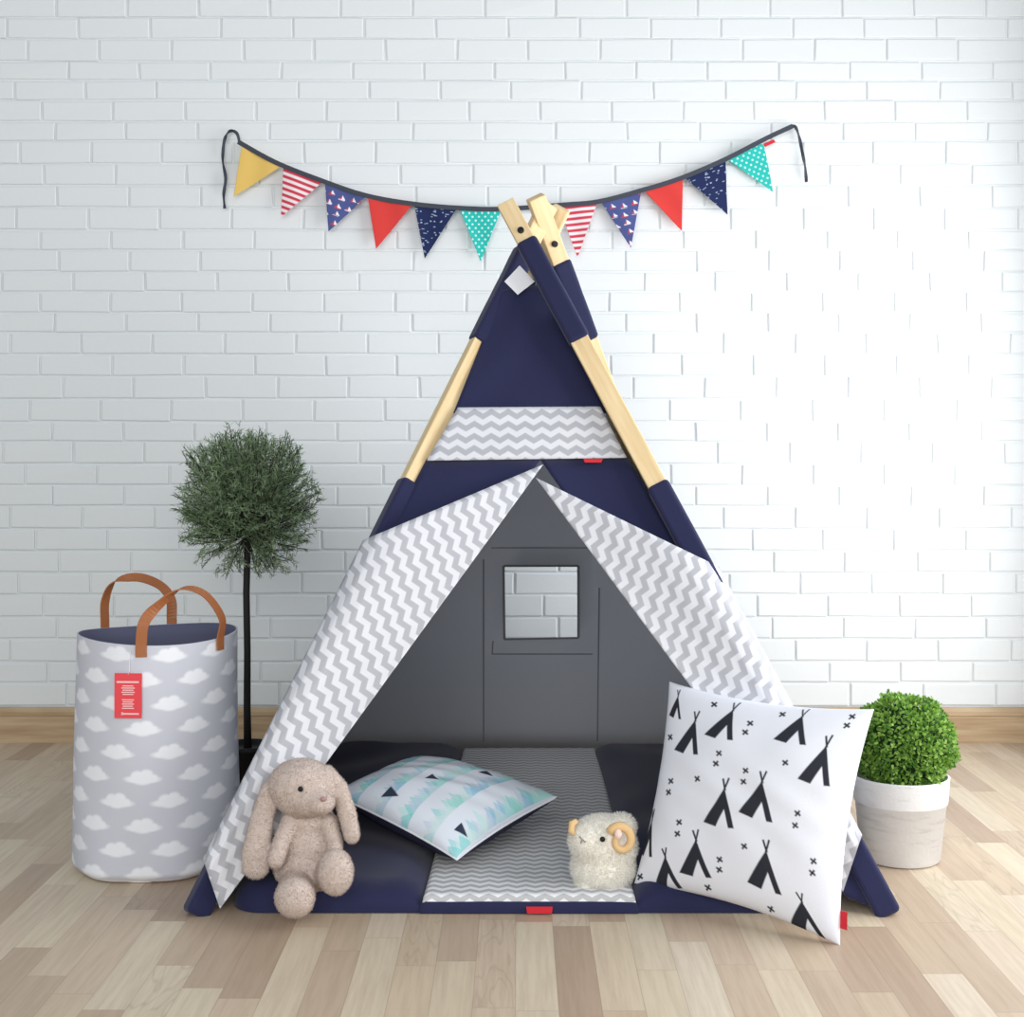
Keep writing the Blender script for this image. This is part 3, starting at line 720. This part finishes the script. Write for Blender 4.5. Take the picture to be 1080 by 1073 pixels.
def boxwood():
    vs = []; fs = []; cs = []
    for i in range(8500):
        d = Vector(rng.normal(size=3)); d.normalize()
        if d.z < -.72: continue
        rr = .1125 * (1 + .035 * math.sin(9 * d.x + 4 * d.z) + .03 * math.sin(11 * d.z + 7 * d.y)) * (1 - abs(rng.normal()) * .07)
        if rng.random() < .06: rr *= 1.05
        p = BCn + Vector((d.x * rr * 1.0, d.y * rr, d.z * rr * .98))
        a = (d + Vector(rng.normal(size=3)) * .75).normalized(); L = rng.uniform(.007, .012); w = a.cross(d + Vector(rng.normal(size=3)) * .5).normalized() * L * .33
        up = a.cross(w).normalized() * L * .10; n = len(vs)
        vs += [p, p + a * L * .35 + w, p + a * L * .75 + w * .8, p + a * L, p + a * L * .75 - w * .8, p + a * L * .35 - w, p + a * L * .5 - up]
        fs += [(n, n + 1, n + 6), (n + 1, n + 2, n + 6), (n + 2, n + 3, n + 6), (n + 3, n + 4, n + 6), (n + 4, n + 5, n + 6), (n + 5, n, n + 6)]
        r = rng.random(); c = lin((122, 164, 66)) if r < .42 else (lin((158, 196, 96)) if r < .72 else lin((80, 126, 50)))
        cs += [c] * 7
    o = mk('foliage', vs, fs, M_leaf, BO, True, cols=np.array(cs)); 
    mb = MB(); mb.lathe([(.001, -.094), (.05, -.083), (.080, -.05), (.094, 0), (.085, .042), (.056, .075), (.001, .094)], BCn, 24); mb.build('filler_core', mat('deep_green', (30, 52, 22), .9), BO, True)  # solid dark core added inside the ball, stops the view through the leaves
boxwood()

# ---------------------------------------------------------------- plush toys
def ico(c, r, M=None, n=14, m=10):
    vs = []; fs = []; c = Vector(c)
    for i in range(m + 1):
        th = math.pi * i / m
        for k in range(n):
            ph = 2 * math.pi * k / n; p = Vector((r[0] * math.sin(th) * math.cos(ph), r[1] * math.sin(th) * math.sin(ph), r[2] * math.cos(th)))
            vs.append(c + (M @ p if M else p))
    for i in range(m):
        for k in range(n): fs.append((i * n + k, i * n + (k + 1) % n, (i + 1) * n + (k + 1) % n, (i + 1) * n + k))
    return vs, fs
def blob(name, parts, voxel, m, parent, smooth_it=8, disp=0):
    mb = MB()
    for vs, fs in parts: mb.add(vs, fs)
    o = mk(name, mb.v, mb.f, m, parent)
    w_ = o.modifiers.new('w', 'WELD'); w_.merge_threshold = .0002
    r = o.modifiers.new('r', 'REMESH'); r.mode = 'VOXEL'; r.voxel_size = voxel
    s = o.modifiers.new('s', 'SMOOTH'); s.factor = .5; s.iterations = smooth_it
    dg = bpy.context.evaluated_depsgraph_get(); me = bpy.data.meshes.new_from_object(o.evaluated_get(dg)); o.modifiers.clear(); o.data = me; me.shade_smooth()
    if not me.materials: me.materials.append(m)
    return o
def chain(pts, rad, n=10):
    out = []
    for (a, ra), (b, rb) in zip(zip(pts[:-1], rad[:-1]), zip(pts[1:], rad[1:])):
        for k in range(n):
            t = k / n; out.append(ico(Vector(a).lerp(Vector(b), t), [x + (y - x) * t for x, y in zip(ra, rb)]))
    out.append(ico(pts[-1], rad[-1])); return out
def pile(name, src, m, count, length, width, lean, kind_parent, seed=1, skip=None, col=None):
    """short plush fibres standing on a body"""
    me = src.data; me.calc_loop_triangles(); nt_ = len(me.loop_triangles)
    tri = np.empty(nt_ * 3, np.int32); me.loop_triangles.foreach_get('vertices', tri); tri = tri.reshape(-1, 3)
    co = np.empty(len(me.vertices) * 3); me.vertices.foreach_get('co', co); co = co.reshape(-1, 3) + np.array(world_loc(src))
    A, B, C = co[tri[:, 0]], co[tri[:, 1]], co[tri[:, 2]]; nr = np.cross(B - A, C - A); ar = np.linalg.norm(nr, axis=1); nr /= ar[:, None] + 1e-12
    r = np.random.default_rng(seed); k = r.choice(nt_, count, p=ar / ar.sum()); a, b = r.random(count), r.random(count); s = a + b > 1; a[s], b[s] = 1 - a[s], 1 - b[s]
    p = A[k] + (B[k] - A[k]) * a[:, None] + (C[k] - A[k]) * b[:, None]; n = nr[k]
    d = n + r.normal(size=(count, 3)) * lean + np.array([0, 0, -.25]); d /= np.linalg.norm(d, axis=1)[:, None]
    w_ = np.cross(d, r.normal(size=(count, 3))); w_ /= np.linalg.norm(w_, axis=1)[:, None]; w_ *= width / 2
    L = length * r.uniform(.6, 1.2, count)[:, None]
    if skip is not None: keep = ~skip(p); p, d, w_, L = p[keep], d[keep], w_[keep], L[keep]
    c = len(p); mid = p + d * L * .55 + w_ * 0
    vs = np.stack([p - w_ - d * .001, p + w_ - d * .001, mid + w_ * .8, p + d * L, mid - w_ * .8], 1).reshape(-1, 3); f = (np.arange(c)[:, None] * 5 + np.arange(5)[None]).tolist()
    o = mk(name, vs, f, m, kind_parent, False); o['kind'] = 'stuff'; return o
M_bun = mat('beige_plush', (202, 187, 178), .95, .6, 220, .1, .3)
BY = 2.875
M_bunf = mat('beige_pile', (208, 193, 184), .95, 0, spec=.05); translucent(M_bunf, .5, (208, 193, 184))
BU = empty('stuffed_bunny', (-.43, 2.875, .05), 'beige plush bunny with long floppy ears sitting against the left door flap', 'stuffed toy')
hd = P(322, 833, BY)
parts = [ico(hd, (.070, .062, .056)), ico(P(318, 828, BY), (.068, .062, .052)), ico(P(338, 846, BY - .045), (.030, .032, .024)), ico(P(329, 842, BY - .028), (.046, .040, .036)),
         ico(P(325, 912, BY + .02), (.074, .060, .056)), ico(P(326, 892, BY + .02), (.064, .052, .066)), ico(P(326, 866, BY + .02), (.050, .045, .052))]
parts += chain([P(300, 816, BY + .0), P(284, 836, BY - .005), P(276, 866, BY - .015), P(270, 900, BY - .03), P(270, 914, BY - .03)], [(.018, .018, .014), (.020, .014, .018), (.024, .014, .022), (.029, .015, .026), (.028, .015, .026)], 8)
parts += chain([P(345, 815, BY + .0), P(359, 832, BY - .005), P(366, 858, BY - .015), P(371, 880, BY - .02)], [(.016, .018, .014), (.016, .014, .018), (.019, .014, .020), (.017, .013, .020)], 8)
parts += chain([P(306, 868, BY - .01), P(297, 888, BY - .035), P(291, 906, BY - .045)], [(.020, .020, .020), (.017, .018, .020), (.018, .018, .020)], 8)
parts += chain([P(346, 868, BY - .005), P(353, 890, BY - .015), P(352, 905, BY - .035)], [(.020, .020, .020), (.016, .017, .020), (.017, .018, .018)], 8)
f1 = P(311, 947, 2.775); f2 = P(354, 920, 2.80)
parts += chain([P(314, 925, BY - .0), P(312, 938, 2.82), f1], [(.034, .034, .030), (.034, .036, .032), (.040, .032, .039)], 8)
parts += chain([P(340, 920, BY - .0), P(350, 922, 2.84), f2], [(.034, .034, .030), (.034, .036, .030), (.036, .030, .046)], 8)
bun = blob('plush_body', parts, .0032, M_bun, BU, 5)
MB().add(*ico(P(317, 832.5, BY - .066), (.0055, .005, .0055))).build('eye', M_black, BU, True)
MB().add(*ico(P(341, 843, BY - .075), (.007, .005, .005))).build('nose', mat('dusty_pink', (168, 132, 128), .8), BU, True)
sk = lambda p: (np.linalg.norm(p - np.array(P(317, 832.5, BY - .066)), axis=1) < .009) | (np.linalg.norm(p - np.array(P(341, 843, BY - .075)), axis=1) < .008)
pile('plush_pile', bun, M_bunf, 45000, .0036, .0009, .8, BU, 1, sk)
# sheep
SY = 2.955
SH = empty('stuffed_sheep', (.18, SY, .04), 'small cream plush sheep with curled tan horns sitting on the chevron strip', 'stuffed toy')
M_fl = mat('cream_fleece', (244, 241, 234), .95, .7, 160, .1, .3)
parts = [ico(P(636, 915, SY), (.066, .060, .050)), ico(P(637, 893, SY), (.068, .058, .052)), ico(P(636, 880, SY), (.062, .054, .036)),
         ico(P(620, 886, SY - .02), (.038, .042, .034)), ico(P(655, 872, SY + .005), (.030, .035, .024)),
         ico(P(618, 934, SY - .022), (.022, .026, .016)), ico(P(645, 936, SY - .022), (.022, .026, .016))]
shp = blob('plush_body', parts, .0034, M_fl, SH, 5)
eye_s = P(635.5, 885.5, SY - .062)
MB().add(*ico(eye_s, (.0056, .005, .0056))).build('eye', M_black, SH, True)
M_nose = mat('grey_stitch', (150, 140, 138), .8)
nc = P(614, 886, SY - .068)
MB().tube([nc + Vector((-.006, .002, .006)), nc, nc + Vector((.007, .001, -.005))], .0013, 6).tube([nc, nc + Vector((-.003, .0, -.007))], .0013, 6).build('nose', M_nose, SH, True)
M_horn = mat('tan_horn', (226, 190, 138), .9, .5, 160)
hc = P(655, 886, SY - .052); pts = []; rs = []
for k in range(26):
    t = k / 25; a = math.radians(150 - 400 * t); r = .026 * (1 - .62 * t); pts.append(hc + Vector((r * math.cos(a), -.010 * t, r * 1.15 * math.sin(a)))); rs.append(.0105 * (1 - .45 * t))
MB().tube(pts, rs, 10).build('horn', M_horn, SH, True)
h2 = P(604, 871, SY - .015)
MB().tube([h2 + Vector((.008, -.01, .012)), h2 + Vector((-.002, -.015, .008)), h2 + Vector((-.004, -.02, -.006)), h2 + Vector((.003, -.026, -.012))], [.006, .008, .007, .004], 8).build('horn', M_horn, SH, True)
MB().add(*ico(P(652, 880, SY - .066), (.008, .006, .010))).build('ear', mat('pale_pink_plush', (240, 214, 204), .95), SH, True)
def sks(p):
    k = np.linalg.norm(p - np.array(eye_s), axis=1) < .010
    k |= np.linalg.norm(p - np.array(nc), axis=1) < .010
    k |= (np.linalg.norm((p - np.array(hc))[:, [0, 2]], axis=1) < .028) & (p[:, 1] < SY - .02); return k
M_flf = mat('cream_pile', (250, 248, 242), .95, 0, spec=.05); translucent(M_flf, .5, (252, 250, 245))
pile('fleece', shp, M_flf, 22000, .0085, .0013, .6, SH, 2, sks)

# ---------------------------------------------------------------- bunting
BYD = WY - .030
BN = empty('bunting', tuple(P(540, 221, BYD)), 'string of small triangular patterned flags hung across the white brick wall', 'bunting')
B = lambda u, v, o=0: P(u, v, BYD - o)
M_tape = mat('charcoal_tape', (66, 70, 80), .8)
def ribbon(pts, w_, th=.0016, wob=0, o=0):
    ps = [B(*p, o) for p in pts]; fine = []
    for i in range(len(ps) - 1):
        a = ps[max(i - 1, 0)]; b = ps[i]; c = ps[i + 1]; d = ps[min(i + 2, len(ps) - 1)]
        for k in range(5): t = k / 5; fine.append(.5 * ((2 * b) + (c - a) * t + (2 * a - 5 * b + 4 * c - d) * t * t + (3 * b - a - 3 * c + d) * t ** 3))
    fine.append(ps[-1]); vs = []; fs = []
    for i, p in enumerate(fine):
        t = (fine[min(i + 1, len(fine) - 1)] - fine[max(i - 1, 0)]).normalized(); w = Vector((0, -1, 0)).cross(t).normalized()
        tw = wob * math.sin(i * .55) ; w = (w * math.cos(tw) + Vector((0, -1, 0)) * math.sin(tw)); n = t.cross(w)
        for sx, sy in ((-1, -1), (1, -1), (1, 1), (-1, 1)): vs.append(p + w * sx * w_ / 2 + n * sy * th / 2)
    for i in range(len(fine) - 1):
        for q in range(4): fs.append((i * 4 + q, i * 4 + (q + 1) % 4, i * 4 + 4 + (q + 1) % 4, i * 4 + 4 + q))
    e = (len(fine) - 1) * 4; fs += [(3, 2, 1, 0), (e, e + 1, e + 2, e + 3)]; return mk('tape', vs, fs, M_tape, BN, False)
ribbon([(251, 149.5), (290, 171), (335, 189), (385, 206), (435, 215), (485, 219.5), (530, 220.5), (595, 216), (632, 212.5), (676, 201), (718, 188), (765, 168), (808, 146), (836, 133)], .0145, .0016, 0, .012)
ribbon([(253, 152), (250, 141), (244, 138), (239, 142), (236, 152), (235, 170), (238, 188), (236, 205), (237, 220)], .010, .0016, .9)
ribbon([(834, 133), (839, 134), (843, 145), (846, 160), (849, 175), (850.5, 192)], .010, .0016, .9)
def flag_cols(kind):
    def f(X, Y):   # metres, X right, Y down from the flag's top left
        r = random.Random(kind); n = len(X)
        base = {0: (226, 190, 106), 1: (240, 228, 230), 2: (78, 88, 142), 3: (214, 66, 62), 4: (34, 44, 84), 5: (44, 186, 176)}[kind]
        c = np.tile(np.array(lin(base)), (n, 1))
        if kind == 1:
            s = np.abs(((Y / .0185) % 1) - .5); k = np.clip((.25 - s) / .08 + .5, 0, 1)[:, None]; c = c * (1 - k) + np.array(lin((205, 62, 84))) * k
        if kind == 5:
            for row in range(-2, 14):
                for q in range(-3, 14):
                    dx = X - (q + .5 * (row % 2)) * .020; dy = Y - row * .0118; k = np.clip((.0033 - np.hypot(dx, dy)) / .001 + .5, 0, 1)[:, None]; c = c * (1 - k) + np.array(lin((205, 240, 236))) * k
        if kind == 4:
            for _ in range(170):
                x, y = r.uniform(-.02, .16), r.uniform(0, .19); wd = r.uniform(.003, .006); k = ((np.abs((X - x) / wd) + np.abs((Y - y) / .0016)) < 1)[:, None]; c = np.where(k, np.array(lin((172, 190, 214))), c)
        if kind == 2:
            for i in range(30):
                x, y = (i % 5) * .032 + r.uniform(0, .012) - .005, (i // 5) * .030 + r.uniform(-.003, .006); sc_ = .0125
                k = ((Y - y) < 0) & ((Y - y) > -sc_) & (X - x > -.0005) & (X - x < sc_ * (1 + (Y - y) / sc_)); c[k] = lin((236, 236, 244))
                k = ((Y - y) < 0) & ((Y - y) > -sc_ * .8) & (X - x < -.001) & (x - X < sc_ * .6 * (1 + (Y - y) / sc_)); c[k] = lin((205, 70, 84))
                k = ((Y - y) > .001) & ((Y - y) < .0035) & (np.abs(X - x) < sc_ * .8); c[k] = lin((225, 205, 214) if i % 2 else (190, 66, 80))
        return c
    return f
flags = [(0, (256, 152), (298, 175), (247, 208)), (1, (299, 176), (341, 192), (297, 230)), (2, (343, 192), (387, 207), (347, 245)), (3, (388, 207), (436, 215), (397, 263)),
         (4, (437, 216), (482, 220), (448, 273)), (5, (485, 221), (529, 221), (507, 276)), (1, (589, 217), (630, 213), (609, 272)), (2, (633, 212), (676, 203), (665, 262)),
         (3, (679, 201), (720, 189), (719, 244)), (4, (722, 188), (765, 169), (767, 227)), (5, (767, 168), (805, 151), (815, 203))]
for i, (kind, a, b, t) in enumerate(flags):
    A, Bp, T = B(*a, .003), B(*b, .003), B(*t, .003); n = 90; ph = rng.uniform(0, 6)
    vs = []; fs = []; idx = {}
    for r in range(n + 1):
        for q in range(n + 1 - r):
            s1, s2 = q / n, r / n; p = A + (Bp - A) * s1 + (T - A) * s2; w_ = .004 * math.sin(3 * s1 + 2 * s2 + ph) * (.3 + s2) + .002 * math.sin(8 * s1 + ph); idx[(r, q)] = len(vs); vs.append((p.x, p.y - .005 - w_ - s2 * .004, p.z))
    for r in range(n):
        for q in range(n - r):
            fs.append((idx[(r, q)], idx[(r + 1, q)], idx[(r, q + 1)]))
            if q < n - r - 1: fs.append((idx[(r, q + 1)], idx[(r + 1, q)], idx[(r + 1, q + 1)]))
    V_ = np.array(vs); ex = np.array((Bp - A).normalized()); ez = np.cross(ex, [0, 1, 0]); ez = -ez if ez[2] > 0 else ez
    D = V_ - np.array(A); X = D @ ex; Y = D @ ez
    solid(mk('flag', V_, fs, M_attr, BN, True, cols=flag_cols(kind)(X, Y)), .001, 0)
MB().prism([B(804, 152, .008), B(816, 147, .008), B(818, 150, .008), B(807, 155, .008)], (0, .001, 0)).build('brand_tag', M_red, BN)
# two little nails that hold the tape to the wall
for u, v in ((244, 138), (836, 133)):
    MB().tube([P(u, v, WY - .001), P(u, v, BYD - .004)], .0015, 8).build('nail', M_black, BN, True)
